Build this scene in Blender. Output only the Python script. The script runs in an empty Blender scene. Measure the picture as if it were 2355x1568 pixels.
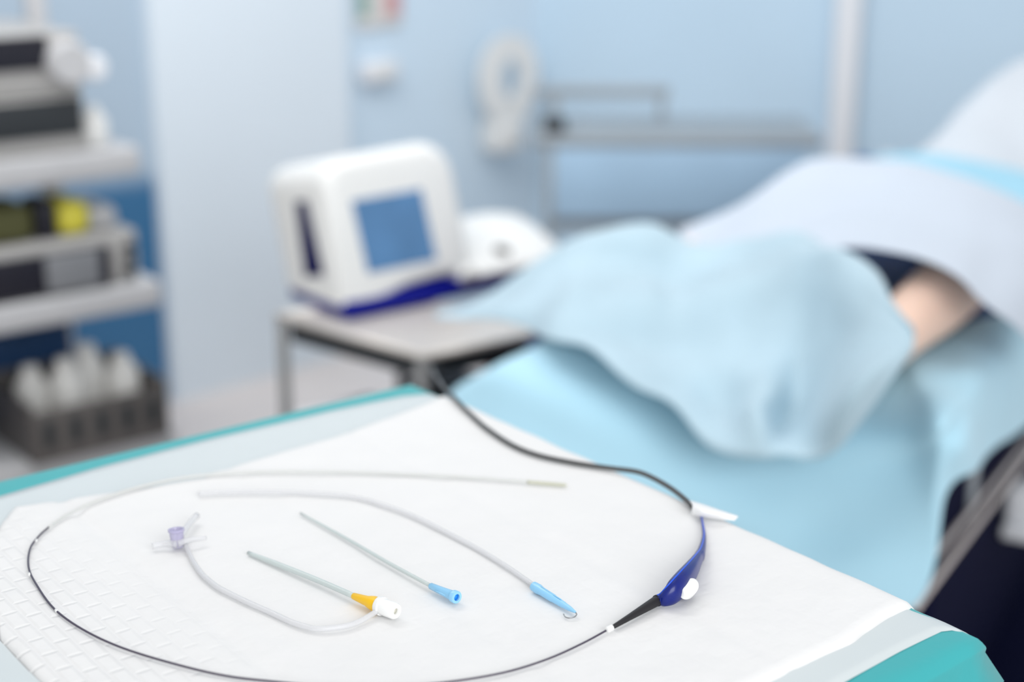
import bpy, bmesh, math, random
import numpy as np
from mathutils import Vector, Matrix, noise

random.seed(4)
SC = bpy.context.scene
COL = SC.collection

# ------------------------------------------------------------------ camera
FPX, CX, CY = 3546.0, 1177.5, 784.0
CZ, TH = 1.375, math.radians(17.0)
cam = bpy.data.cameras.new('camera')
cam.sensor_width = 36.0
cam.lens = FPX / 2355.0 * 36.0
cam.dof.use_dof = True
cam.dof.focus_distance = 1.045
cam.dof.aperture_fstop = 2.6
cam.clip_start = 0.02
camo = bpy.data.objects.new('camera', cam)
camo.location = (0, 0, CZ)
camo.rotation_euler = (math.pi / 2 - TH, 0, 0)
COL.objects.link(camo)
SC.camera = camo

# ------------------------------------------------------------------ light
w = bpy.data.worlds.new('world')
SC.world = w
w.use_nodes = True
bg = w.node_tree.nodes['Background']
bg.inputs[0].default_value = (0.97, 0.985, 1.0, 1)
bg.inputs[1].default_value = 0.62


def area(name, loc, target, size, power, colr=(1, 1, 1)):
    l = bpy.data.lights.new(name, 'AREA')
    l.shape = 'RECTANGLE'
    l.size, l.size_y = size
    l.energy = power
    l.color = colr
    o = bpy.data.objects.new(name, l)
    o.location = loc
    o.rotation_euler = (Vector(target) - Vector(loc)).to_track_quat('-Z', 'Y').to_euler()
    COL.objects.link(o)


area('ceiling_panel_light', (0.2, 1.3, 2.75), (0.2, 1.3, 0), (1.2, 1.2), 3)
area('ceiling_panel_light', (0.1, 3.0, 2.75), (-0.1, 4.4, 0.5), (1.6, 1.2), 17)
area('ceiling_panel_light', (-1.0, 2.2, 2.75), (-0.75, 3.9, 0.4), (1.2, 1.2), 26)
area('rear_fill_light', (1.2, -1.6, 2.2), (0.1, 4.0, 0.8), (2.4, 1.6), 72, (0.96, 0.98, 1.0))  # unseen fill added behind the camera to brighten walls and drape fronts

vs = SC.view_settings
vs.view_transform = 'Standard'
vs.look = 'None'
vs.exposure = 0.05
vs.gamma = 1.0
vs.use_curve_mapping = False

# ------------------------------------------------------------------ projection helpers
CAMP = Vector((0, 0, CZ))


def ray(px, py):
    x = (px - CX) / FPX
    y = -(py - CY) / FPX
    return Vector((x, math.cos(TH) + y * math.sin(TH), -math.sin(TH) + y * math.cos(TH)))


def atz(px, py, z):
    r = ray(px, py)
    return CAMP + r * ((z - CZ) / r.z)


def onp(px, py, p, n):
    r = ray(px, py)
    n = Vector(n)
    return CAMP + r * ((Vector(p) - CAMP).dot(n) / r.dot(n))


def aty(px, py, y):
    r = ray(px, py)
    return CAMP + r * (y / r.y)


# ------------------------------------------------------------------ materials
def lin(c):
    return tuple(((x / 255.0) / 12.92 if x / 255.0 <= 0.04045 else ((x / 255.0 + 0.055) / 1.055) ** 2.4) for x in c) + (1,)


def mat(name, c, rough=0.5, metal=0.0, vary=0.06, scale=6.0, bump=0.0, bscale=40.0, trans=0.0, alpha=1.0, sss=0.0, coat=0.0, spec=0.5, sheen=0.0):
    m = bpy.data.materials.new(name)
    m.use_nodes = True
    nt = m.node_tree
    b = nt.nodes['Principled BSDF']
    tc = nt.nodes.new('ShaderNodeTexCoord')
    nz = nt.nodes.new('ShaderNodeTexNoise')
    nz.inputs['Scale'].default_value = scale
    nz.inputs['Detail'].default_value = 3
    nt.links.new(tc.outputs['Object'], nz.inputs['Vector'])
    rp = nt.nodes.new('ShaderNodeValToRGB')
    L = lin(c)
    rp.color_ramp.elements[0].position = 0.3
    rp.color_ramp.elements[1].position = 0.7
    rp.color_ramp.elements[0].color = tuple(x * (1 - vary) for x in L[:3]) + (1,)
    rp.color_ramp.elements[1].color = tuple(min(1, x * (1 + vary * 0.5)) for x in L[:3]) + (1,)
    nt.links.new(nz.outputs['Fac'], rp.inputs['Fac'])
    nt.links.new(rp.outputs['Color'], b.inputs['Base Color'])
    b.inputs['Roughness'].default_value = rough
    b.inputs['Metallic'].default_value = metal
    b.inputs['Transmission Weight'].default_value = trans
    b.inputs['Alpha'].default_value = alpha
    b.inputs['Subsurface Weight'].default_value = sss
    b.inputs['Coat Weight'].default_value = coat
    b.inputs['Specular IOR Level'].default_value = spec
    b.inputs['Sheen Weight'].default_value = sheen
    if sss:
        b.inputs['Subsurface Radius'].default_value = (0.02, 0.008, 0.004)
        b.inputs['Subsurface Scale'].default_value = 0.5
    if bump:
        n2 = nt.nodes.new('ShaderNodeTexNoise')
        n2.inputs['Scale'].default_value = bscale
        n2.inputs['Detail'].default_value = 4
        nt.links.new(tc.outputs['Object'], n2.inputs['Vector'])
        bp = nt.nodes.new('ShaderNodeBump')
        bp.inputs['Strength'].default_value = bump
        bp.inputs['Distance'].default_value = 0.004
        nt.links.new(n2.outputs['Fac'], bp.inputs['Height'])
        nt.links.new(bp.outputs['Normal'], b.inputs['Normal'])
    return m


M = {}
M['wall'] = mat('wall_paint', (220, 230, 238), 0.6, vary=0.02, scale=2)
M['wall_far'] = mat('wall_paint_blue', (206, 224, 238), 0.6, vary=0.02, scale=2)
M['wall_back'] = mat('wall_paint_deeper_blue', (190, 213, 230), 0.6, vary=0.03, scale=2)
M['floor'] = mat('floor_vinyl', (216, 208, 205), 0.45, vary=0.05, scale=5)
M['white_gloss'] = mat('white_plastic', (228, 228, 226), 0.35, vary=0.02)
M['wht_wall'] = mat('white_plastic_matte', (224, 226, 230), 0.5, vary=0.02)
M['navy'] = mat('navy_plastic', (2, 14, 128), 0.45, vary=0.05, spec=0.2)
M['slot'] = mat('dark_navy', (1, 4, 72), 0.5, spec=0.2)
M['screen'] = mat('screen_glass', (84, 128, 172), 0.25, vary=0.12, scale=14)
M['grey_plastic'] = mat('grey_plastic', (168, 166, 164), 0.45)
M['grey_mid'] = mat('mid_grey_plastic', (128, 128, 128), 0.45)
M['shelf'] = mat('shelf_paint', (186, 186, 188), 0.4)
M['black'] = mat('black_plastic', (16, 15, 30), 0.4)
M['dark'] = mat('dark_grey_plastic', (38, 42, 46), 0.45)
M['silver'] = mat('silver_panel', (120, 122, 126), 0.35)
M['steel'] = mat('brushed_steel', (214, 208, 202), 0.4, metal=0.35, vary=0.06)
M['steel_dark'] = mat('dull_steel', (158, 166, 172), 0.45, metal=0.2, vary=0.06)
M['yellow'] = mat('yellow_plastic', (206, 196, 66), 0.5)
M['olive'] = mat('olive_fabric', (76, 76, 40), 0.7)
M['basket'] = mat('basket_metal', (92, 88, 86), 0.45, metal=0.2, vary=0.15)
M['bottle'] = mat('bottle_plastic', (226, 224, 220), 0.4)
M['bin'] = mat('blue_bin', (24, 62, 104), 0.5)
M['red'] = mat('red_plastic', (176, 84, 78), 0.5)
M['teal'] = mat('teal_drape', (52, 168, 172), 0.75, vary=0.03, bump=0.15, bscale=60, sheen=0.15)
M['drape'] = mat('blue_drape', (182, 223, 240), 0.8, vary=0.03, bump=0.12, bscale=30, sheen=0.2)
M['drape_pale'] = mat('pale_blue_drape', (178, 202, 214), 0.8, vary=0.09, scale=9, bump=0.12, bscale=30, sheen=0.2)
M['drape_white'] = mat('white_blue_drape', (197, 206, 218), 0.8, vary=0.02, bump=0.08, bscale=30, sheen=0.2)
M['drape_strip'] = mat('blue_drape_strip', (158, 204, 224), 0.8, vary=0.03)
M['drape_top'] = mat('white_drape', (204, 210, 217), 0.8, vary=0.02)

M['skin'] = mat('skin', (243, 208, 188), 0.5, vary=0.05, scale=12, sss=0.1)
M['mattress'] = mat('navy_mattress', (0, 84, 160), 0.6)
M['bedbase'] = mat('bed_base_navy', (5, 8, 40), 0.8, spec=0.1)
M['rail'] = mat('rail_metal', (226, 216, 212), 0.4, metal=0.3)
M['film'] = mat('film', (208, 215, 216), 0.4, vary=0.02)
M['handle'] = mat('handle_blue', (1, 26, 118), 0.32, vary=0.12, scale=120, coat=0.15, spec=0.4)
M['seam'] = mat('seam_blue', (20, 84, 220), 0.3)
M['rubber'] = mat('black_rubber', (24, 22, 26), 0.5)
M['button'] = mat('button_white', (242, 242, 240), 0.35)
M['shaft'] = mat('dark_shaft', (66, 58, 76), 0.35)
M['element'] = mat('grey_element', (212, 213, 210), 0.4)
M['tip'] = mat('beige_tip', (196, 196, 176), 0.4)
M['cable'] = mat('grey_cable', (72, 72, 72), 0.45)
M['sheath'] = mat('sheath_tube', (210, 220, 218), 0.25, vary=0.02, trans=0.15)
M['clear'] = mat('clear_tube', (226, 226, 228), 0.25, vary=0.01, alpha=0.6)
M['clear_purple'] = mat('clear_purple', (196, 190, 220), 0.2, vary=0.1, scale=150, alpha=0.7)
M['yhub'] = mat('yellow_hub', (255, 200, 10), 0.35, vary=0.03)
M['bhub'] = mat('blue_hub', (146, 204, 240), 0.25, vary=0.03)
M['bhub_in'] = mat('blue_hub_bore', (30, 140, 236), 0.4)
M['bore'] = mat('hub_bore', (214, 212, 198), 0.5)
M['wire'] = mat('steel_wire', (150, 152, 154), 0.3, metal=0.8)
M['tape'] = mat('white_tape', (244, 244, 244), 0.6, vary=0.01)
M['green'] = mat('sign_green', (140, 172, 164), 0.6)
M['pink'] = mat('sign_red', (206, 160, 160), 0.6)
M['signw'] = mat('sign_white', (222, 218, 214), 0.6)
M['cab_blue'] = mat('cabinet_blue', (164, 194, 218), 0.5)


def pad_material():
    m = mat('absorbent_pad', (233, 232, 231), 0.85, vary=0.012, scale=9)
    nt = m.node_tree
    b = nt.nodes['Principled BSDF']
    tc = nt.nodes['Texture Coordinate']
    # quilted diamond embossing toward the left end plus soft fluff bump
    g = nt.nodes.new('ShaderNodeNewGeometry')
    mp = nt.nodes.new('ShaderNodeCombineXYZ')
    for k, e, sc_ in ((0, (.613, -.790, 0), 1 / .046), (1, (-.790, -.613, 0), 1 / .050)):
        d = nt.nodes.new('ShaderNodeVectorMath')
        d.operation = 'DOT_PRODUCT'
        d.inputs[1].default_value = tuple(q * sc_ for q in e)
        nt.links.new(g.outputs['Position'], d.inputs[0])
        nt.links.new(d.outputs['Value'], mp.inputs[k])
        if k == 1:                                  # embossing is deep only toward the left end
            mr = nt.nodes.new('ShaderNodeMapRange')
            o_ = (-.790 * F0.x - .613 * F0.y)
            mr.inputs['From Min'].default_value = (o_ + .39) * sc_
            mr.inputs['From Max'].default_value = (o_ + .46) * sc_
            mr.inputs['To Min'].default_value = 0.03
            mr.inputs['To Max'].default_value = 0.3
            nt.links.new(d.outputs['Value'], mr.inputs['Value'])
    ck = nt.nodes.new('ShaderNodeTexBrick')
    ck.inputs['Color1'].default_value = (1, 1, 1, 1)
    ck.inputs['Color2'].default_value = (0.85, 0.85, 0.85, 1)
    ck.inputs['Mortar'].default_value = (0, 0, 0, 1)
    ck.inputs['Scale'].default_value = 1.0
    ck.inputs['Mortar Size'].default_value = 0.06
    ck.inputs['Mortar Smooth'].default_value = 1.0
    nt.links.new(mp.outputs['Vector'], ck.inputs['Vector'])
    n2 = nt.nodes.new('ShaderNodeTexNoise')
    n2.inputs['Scale'].default_value = 22
    n2.inputs['Detail'].default_value = 4
    nt.links.new(tc.outputs['Object'], n2.inputs['Vector'])
    b1 = nt.nodes.new('ShaderNodeBump')
    nt.links.new(mr.outputs['Result'], b1.inputs['Strength'])
    b1.inputs['Distance'].default_value = 0.004
    nt.links.new(ck.outputs['Color'], b1.inputs['Height'])
    b2 = nt.nodes.new('ShaderNodeBump')
    b2.inputs['Strength'].default_value = 0.3
    b2.inputs['Distance'].default_value = 0.006
    nt.links.new(n2.outputs['Fac'], b2.inputs['Height'])
    nt.links.new(b1.outputs['Normal'], b2.inputs['Normal'])
    nt.links.new(b2.outputs['Normal'], b.inputs['Normal'])
    return m


F0 = atz(1010, 897, 0.90)                           # far corner of the pad on the table
M['pad'] = pad_material()


def alcove_material():
    # painted wall: grey-blue above, deep blue washable paint on the lower part
    m = bpy.data.materials.new('alcove_two_tone_paint')
    m.use_nodes = True
    nt = m.node_tree
    b = nt.nodes['Principled BSDF']
    b.inputs['Roughness'].default_value = 0.55
    g = nt.nodes.new('ShaderNodeNewGeometry')
    sx = nt.nodes.new('ShaderNodeSeparateXYZ')
    nt.links.new(g.outputs['Position'], sx.inputs[0])
    mr = nt.nodes.new('ShaderNodeMapRange')
    mr.inputs['From Min'].default_value = 0.58
    mr.inputs['From Max'].default_value = 0.64
    nt.links.new(sx.outputs['Z'], mr.inputs['Value'])
    mx = nt.nodes.new('ShaderNodeMix')
    mx.data_type = 'RGBA'
    mx.inputs['A'].default_value = lin((52, 106, 148))
    mx.inputs['B'].default_value = lin((170, 188, 204))
    nt.links.new(mr.outputs['Result'], mx.inputs['Factor'])
    nt.links.new(mx.outputs['Result'], b.inputs['Base Color'])
    return m


M['alcove'] = alcove_material()

# ------------------------------------------------------------------ object helpers
ROOT = {}


def thing(name, label, cat, loc, group=None):
    o = bpy.data.objects.new(name, None)
    o.empty_display_size = 0.05
    COL.objects.link(o)
    o.location = loc
    o['label'] = label
    o['category'] = cat
    if group:
        o['group'] = group
    ROOT[o.name] = Vector(loc)
    return o


def tag(o, label, cat, group=None):
    o['label'] = label
    o['category'] = cat
    if group:
        o['group'] = group
    return o


def obj(name, vf, m, parent=None, smooth=True, solid=0.0, sub=0, auto=False):
    V, Fc = vf
    V = [Vector(p) for p in V]
    if parent is not None:
        org = ROOT[parent.name]
    else:
        lo = [min(p[i] for p in V) for i in range(3)]
        hi = [max(p[i] for p in V) for i in range(3)]
        org = Vector(((lo[0] + hi[0]) / 2, (lo[1] + hi[1]) / 2, lo[2]))
    me = bpy.data.meshes.new(name)
    me.from_pydata([tuple(p - org) for p in V], [], Fc)
    bm = bmesh.new()
    bm.from_mesh(me)
    bmesh.ops.recalc_face_normals(bm, faces=bm.faces)
    bm.to_mesh(me)
    bm.free()
    me.materials.append(m)
    for p in me.polygons:
        p.use_smooth = smooth
    o = bpy.data.objects.new(name, me)
    COL.objects.link(o)
    if parent is None:
        o.location = org
    else:
        o.parent = parent
    ROOT[o.name] = org
    if sub:
        md = o.modifiers.new('subdivision', 'SUBSURF')
        md.levels = md.render_levels = sub
    if solid:
        md = o.modifiers.new('thickness', 'SOLIDIFY')
        md.thickness = solid
        md.offset = -1
    if auto:
        md = o.modifiers.new('edges', 'EDGE_SPLIT')
        md.split_angle = math.radians(38)
    return o


def struct(name, vf, m, **k):
    o = obj(name, vf, m, smooth=False, **k)
    o['kind'] = 'structure'
    return o


def join(*parts):
    V, Fc = [], []
    for v, f in parts:
        n = len(V)
        V += list(v)
        Fc += [[i + n for i in q] for q in f]
    return V, Fc


def hexa(c8):
    return [Vector(p) for p in c8], [[0, 1, 2, 3], [7, 6, 5, 4], [0, 4, 5, 1], [1, 5, 6, 2], [2, 6, 7, 3], [3, 7, 4, 0]]


def rbox(fr, lo, hi, bev=0.0, seg=3):
    """box between lo and hi in a frame fr(a, b, c) -> world, edges rounded"""
    bm = bmesh.new()
    vv = [bm.verts.new(p) for p in [(lo[0], lo[1], lo[2]), (hi[0], lo[1], lo[2]), (hi[0], hi[1], lo[2]), (lo[0], hi[1], lo[2]),
                                    (lo[0], lo[1], hi[2]), (hi[0], lo[1], hi[2]), (hi[0], hi[1], hi[2]), (lo[0], hi[1], hi[2])]]
    for q in [[3, 2, 1, 0], [4, 5, 6, 7], [0, 1, 5, 4], [1, 2, 6, 5], [2, 3, 7, 6], [3, 0, 4, 7]]:
        bm.faces.new([vv[i] for i in q])
    if bev:
        bmesh.ops.bevel(bm, geom=list(bm.edges), offset=bev, segments=seg, profile=0.5, affect='EDGES')
    bm.verts.index_update()
    V = [fr(*v.co) for v in bm.verts]
    Fc = [[v.index for v in f.verts] for f in bm.faces]
    bm.free()
    return V, Fc


def prism(fr, poly, t0, t1, bev=0.0, seg=3):
    """polygon in (a, c) extruded along b"""
    bm = bmesh.new()
    f0 = [bm.verts.new((a, t0, c)) for a, c in poly]
    f1 = [bm.verts.new((a, t1, c)) for a, c in poly]
    n = len(poly)
    bm.faces.new(f0)
    bm.faces.new(f1[::-1])
    rim = []
    for i in range(n):
        bm.faces.new([f0[i], f1[i], f1[(i + 1) % n], f0[(i + 1) % n]])
    if bev:
        bm.edges.ensure_lookup_table()
        s0, s1 = set(f0), set(f1)
        rim = [e for e in bm.edges if (e.verts[0] in s0 and e.verts[1] in s0) or (e.verts[0] in s1 and e.verts[1] in s1)]
        bmesh.ops.bevel(bm, geom=rim, offset=bev, segments=seg, profile=0.5, affect='EDGES')
    bm.verts.index_update()
    V = [fr(*v.co) for v in bm.verts]
    Fc = [[v.index for v in f.verts] for f in bm.faces]
    bm.free()
    return V, Fc


def cat(P, n):
    """Catmull-Rom resample of rows of P (k x ...) to n per span"""
    P = np.asarray(P, float)
    k = len(P)
    ext = np.concatenate([[2 * P[0] - P[1]], P, [2 * P[-1] - P[-2]]])
    out = []
    for i in range(k - 1):
        p0, p1, p2, p3 = ext[i], ext[i + 1], ext[i + 2], ext[i + 3]
        for j in range(n):
            t = j / n
            out.append(0.5 * (2 * p1 + (p2 - p0) * t + (2 * p0 - 5 * p1 + 4 * p2 - p3) * t * t + (3 * p1 - p0 - 3 * p2 + p3) * t ** 3))
    out.append(P[-1])
    return np.array(out)


def patch(net, nu=8, nv=8, wr=0.0, wscale=12.0, seed=0.0):
    """smooth cloth through a control net (rows of columns of points)"""
    A = np.array([[tuple(p) for p in row] for row in net], float)
    A = cat(A, nv)
    A = cat(A.transpose(1, 0, 2), nu).transpose(1, 0, 2)
    r, c = A.shape[:2]
    V = [Vector(A[i, j]) for i in range(r) for j in range(c)]
    if wr:
        W = []
        for p in V:
            q = p * wscale + Vector((seed, seed * 2, seed * 3))
            W.append(p + Vector((noise.noise(q) * 0.5, noise.noise(q + Vector((9, 0, 0))) * 0.5, noise.noise(q + Vector((0, 9, 0))))) * wr)
        V = W
    Fc = [[i * c + j, i * c + j + 1, (i + 1) * c + j + 1, (i + 1) * c + j] for i in range(r - 1) for j in range(c - 1)]
    return V, Fc


def tube(pts, rad, n=12, smooth=6, closed_ends=True):
    pts = [Vector(p) for p in pts]
    if not hasattr(rad, '__len__'):
        rad = [rad] * len(pts)
    if smooth and len(pts) > 2:
        Q = cat([tuple(p) + (r,) for p, r in zip(pts, rad)], smooth)
        pts = [Vector(q[:3]) for q in Q]
        rad = [q[3] for q in Q]
    V, Fc = [], []
    T = []
    for i in range(len(pts)):
        a = pts[max(i - 1, 0)]
        b = pts[min(i + 1, len(pts) - 1)]
        T.append((b - a).normalized())
    up = Vector((0, 0, 1))
    if abs(T[0].dot(up)) > 0.95:
        up = Vector((1, 0, 0))
    nx = T[0].cross(up).normalized()
    for i, p in enumerate(pts):
        nx = (nx - T[i] * nx.dot(T[i])).normalized()
        ny = T[i].cross(nx)
        for k in range(n):
            a = 2 * math.pi * k / n
            V.append(p + (nx * math.cos(a) + ny * math.sin(a)) * rad[i])
    m = len(pts)
    for i in range(m - 1):
        for k in range(n):
            Fc.append([i * n + k, i * n + (k + 1) % n, (i + 1) * n + (k + 1) % n, (i + 1) * n + k])
    if closed_ends:
        Fc.append(list(range(n))[::-1])
        Fc.append([(m - 1) * n + k for k in range(n)])
    return V, Fc


def lathe(p0, axis, prof, n=32):
    """profile [(t, r)] swept round an axis from p0"""
    axis = Vector(axis).normalized()
    up = Vector((0, 0, 1)) if abs(axis.z) < 0.9 else Vector((1, 0, 0))
    x = axis.cross(up).normalized()
    y = axis.cross(x)
    V, Fc = [], []
    for t, r in prof:
        for k in range(n):
            a = 2 * math.pi * k / n
            V.append(Vector(p0) + axis * t + (x * math.cos(a) + y * math.sin(a)) * max(r, 1e-5))
    m = len(prof)
    for i in range(m - 1):
        for k in range(n):
            Fc.append([i * n + k, i * n + (k + 1) % n, (i + 1) * n + (k + 1) % n, (i + 1) * n + k])
    Fc.append(list(range(n))[::-1])
    Fc.append([(m - 1) * n + k for k in range(n)])
    return V, Fc


def frame(o, ax, ay, az=(0, 0, 1)):
    o, ax, ay, az = Vector(o), Vector(ax), Vector(ay), Vector(az)
    return lambda a, b, c: o + ax * a + ay * b + az * c


Z = Vector((0, 0, 1))
# ------------------------------------------------------------------ room shell
cornerA = atz(404, 925, 0.0)                      # where the left wall ends beside the alcove
dW = Vector((0.70, 0.714, 0)).normalized()


def along(p, d, px):
    """parameter along a floor line p + t d that is seen on pixel column px (mid height)"""
    k = (px - CX) / FPX
    h = (CZ - 0.6) * math.sin(TH)
    return (k * (p.y * math.cos(TH) + h) - p.x) / (d.x - k * d.y * math.cos(TH))


tB = along(cornerA, dW, 1256)
cornerB = cornerA + dW * tB
tM = along(cornerA, dW, 806)
nW = Vector((dW.y, -dW.x, 0))                     # into the room
WH = 2.9
dBk = Vector((0.95, -0.31, 0)).normalized()
nBk = Vector((-0.31, -0.95, 0)).normalized()
dT = Vector((0.78, 0.62, 0)).normalized()         # line of the equipment tower, the tables
bT = Vector((-0.62, 0.78, 0)).normalized()

fw = frame(cornerA, dW, -nW)
struct('floor', rbox(frame((0, 0, 0), (1, 0, 0), (0, 1, 0)), (-4.5, -1.5, -0.05), (5.0, 7.0, 0.0)), M['floor'])
struct('wall_left', prism(lambda a, b, c: fw(a, c, b), [(0, 0), (tM, 0), (tM, 0.16), (0, 0.16)], 0, WH), M['wall'])
struct('wall_left_recess', rbox(fw, (tM, 0.05, 0), (tB + 0.1, 0.16, WH)), M['wall_far'])
cB = cornerB - nW * 0.05
struct('wall_back', rbox(frame(cB, dBk, -nBk), (-0.02, 0, 0), (4.2, 0.12, WH)), M['wall_back'])
struct('wall_alcove', rbox(frame(cornerA, -dT, bT), (-0.06, 0.03, 0), (3.2, 0.15, WH)), M['alcove'])
tC = along(cB, dBk, 1938)
pc = cB + dBk * tC + nBk * 0.005
struct('trim_1', rbox(frame(pc, dBk, nBk), (-0.038, 0.0, 0), (0.038, 0.06, WH), 0.008), M['wht_wall'])

# ------------------------------------------------------------------ instrument table under the drapes
ZT = 0.90                                          # top of the absorbent pad
F0 = atz(1010, 897, ZT)
e1 = atz(2222, 1432, ZT) - F0
e1.normalize()
e2 = Vector((e1.y, -e1.x, 0))
if e2.x > 0:
    e2 = -e2
ft = frame(Vector((F0.x, F0.y, 0)), e1, e2)        # a toward the viewer, b to the left
A0, A1, B0, B1 = -0.043, 0.612, 0.004, 0.72


def ab(px, py):
    q = atz(px, py, ZT) - F0
    return q.dot(e1), q.dot(e2)


tb = thing('instrument_table', 'steel instrument table hidden under the teal drape and white pad in front', 'table', ft((A0 + A1) / 2, 0.36, 0))
obj('tabletop', rbox(ft, (A0 + .004, B0 + .004, 0.865), (A1 - .004, B1 - .004, 0.8925), 0.004), M['steel'], tb, auto=True)
for a in (A0 + .05, A1 - .05):
    for b in (B0 + .05, B1 - .05):
        obj('leg', tube([ft(a, b, 0.0), ft(a, b, 0.865)], 0.012, smooth=0), M['steel'], tb)


def tablecloth():
    # top plus skirt rings; the skirt folds in and out along the rim
    rim = []
    nA, nB = 40, 44
    for i in range(nA):
        rim.append((A0 + (A1 - A0) * i / nA, B0, 0, -1))
    for i in range(nB):
        rim.append((A1, B0 + (B1 - B0) * i / nB, 1, 0))
    for i in range(nA):
        rim.append((A1 - (A1 - A0) * i / nA, B1, 0, 1))
    for i in range(nB):
        rim.append((A0, B1 - (B1 - B0) * i / nB, -1, 0))
    n = len(rim)
    corners = [(A0, B0), (A1, B0), (A1, B1), (A0, B1)]
    rings = [(-0.05, 0.0), (-0.02, 0.0), (-0.006, -0.0003), (0.002, -0.001), (0.006, -0.0036), (0.0090, -0.0062), (0.0095, -0.0072), (0.0088, -0.010), (0.001, -0.03), (0.0, -0.07), (0.022, -0.14), (0.026, -0.22), (0.03, -0.36)]
    V, Fc = [], []
    for ri, (off, dz) in enumerate(rings):
        for k, (a, b, na, nb) in enumerate(rim):
            # blend the outward direction near corners
            x, y = na, nb
            extra = 0.0
            for (ca, cb) in corners:
                d = math.hypot(a - ca, b - cb)
                if d < 0.10:
                    q = Vector((ca - (A0 + A1) / 2, cb - (B0 + B1) / 2))
                    s = Vector((math.copysign(1, q.x), math.copysign(1, q.y))).normalized()
                    f = (1 - d / 0.10) ** 2
                    x, y = x * (1 - f) + s.x * f, y * (1 - f) + s.y * f
                    extra = f
            fold = 0.0
            if dz < -0.013:
                amp = min(1.0, (-dz - 0.005) / 0.2)
                fold = amp * (0.010 * math.sin(k * 0.9) + 0.010 * math.sin(k * 0.37 + 1.3)) + extra * amp * 0.17
            oo = off + (fold if off > 0 else 0)
            if -0.02 < dz and off > 0:
                oo *= 1 - 0.25 * extra
            V.append(ft(a + x * oo, b + y * oo, 0.8945 + dz + (0.0004 * math.sin(k * 1.7) if ri == 2 else 0)))
    m = len(rings)
    for i in range(m - 1):
        for k in range(n):
            Fc.append([i * n + k, i * n + (k + 1) % n, (i + 1) * n + (k + 1) % n, (i + 1) * n + k])
    Fc.append(list(range(n)))
    return V, Fc


tag(obj('surgical_drape', tablecloth(), M['teal'], solid=-0.0008), 'teal surgical drape covering the instrument table and hanging at the near right corner', 'drape')

# absorbent pad: film with a thicker white core
pad = thing('absorbent_pad', 'white absorbent underpad with pale film border lying on the teal drape', 'pad', ft(0.3, 0.25, 0.895))


def interp(poly, b):
    poly = sorted(poly, key=lambda q: q[1])
    if b <= poly[0][1]:
        return poly[0][0]
    for (a0, b0), (a1, b1) in zip(poly, poly[1:]):
        if b <= b1:
            t = (b - b0) / max(b1 - b0, 1e-6)
            return a0 + (a1 - a0) * t
    return poly[-1][0]


def sheet(far, near, b0, b1, z, thick, nb=90, na=70, drop=True, seed=0.0, amp=0.0006):
    V, Fc = [], []
    for i in range(nb + 1):
        b = b0 + (b1 - b0) * i / nb
        a_f, a_n = interp(far, b), interp(near, b)
        for j in range(na + 1):
            t = j / na
            a = a_f + (a_n - a_f) * t
            zz = z
            q = Vector((a * 14, b * 14, seed))
            zz += amp * (noise.noise(q) + 0.5 * noise.noise(q * 2.3))
            # pressed fold lines that run across the pad
            for cb, h in ((0.392, -0.0024), (0.255, -0.0008), (0.13, -0.0007)):
                zz += (h if thick else 0) * math.exp(-((b - cb - 0.012 * (a - .3)) / 0.006) ** 2)
            bb = b
            if drop and b < 0.012:                     # rolls over the table edge
                k = 0.012 - b
                zz -= min(k * k * 18, k)
                bb = b + (0.35 * max(0, k - 0.012))
                bb += 0.0015 * noise.noise(Vector((a * 30, 3, 1)))
            edge = min(t, 1 - t) * (a_n - a_f)
            if thick:
                zz += thick * min(1.0, edge / 0.006) * min(1.0, (b1 - b) / 0.006)
            V.append(ft(a, bb, zz))
    c = na + 1
    for i in range(nb):
        for j in range(na):
            Fc.append([i * c + j, i * c + j + 1, (i + 1) * c + j + 1, (i + 1) * c + j])
    return V, Fc


film_far = [(-.004, -.03), (-.004, 0), (-.018, .03), (-.024, .132), (-.025, .228), (-.022, .33), (-.010, .43), (-.004, .66)]
film_near = [(.606, -.03), (.604, 0), (.594, .012), (.595, .06), (.600, .13), (.602, .2), (.602, .66)]
obj('backing_film', sheet(film_far, film_near, -.02, .62, ZT - 0.0048, 0.0, seed=2.0), M['film'], pad, solid=0.0006)
core_far = [(.004, -.03), (.004, 0), (.015, .023), (.030, .09), (.041, .146), (.046, .22), (.050, .268), (.058, .277), (.046, .33), (.036, .36), (.020, .422), (.045, .442), (.10, .475), (.2, .502), (.239, .514)]
core_near = [(.560, -.03), (.559, -.005), (.561, .03), (.566, .06), (.570, .076), (.571, .153), (.575, .3), (.57, .40), (.305, .508), (.3, .514)]
obj('absorbent_core', sheet(core_far, core_near, -.019, .510, ZT - 0.0042, 0.0034, nb=120, na=90, seed=5.0), M['pad'], pad, solid=0.0008)

PZ = ZT + 0.0004                                    # resting height on the pad
S1 = 1.06 / FPX                                     # metres per pixel in the focus zone


def on(px, py, r):
    return atz(px, py, PZ + r)


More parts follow.
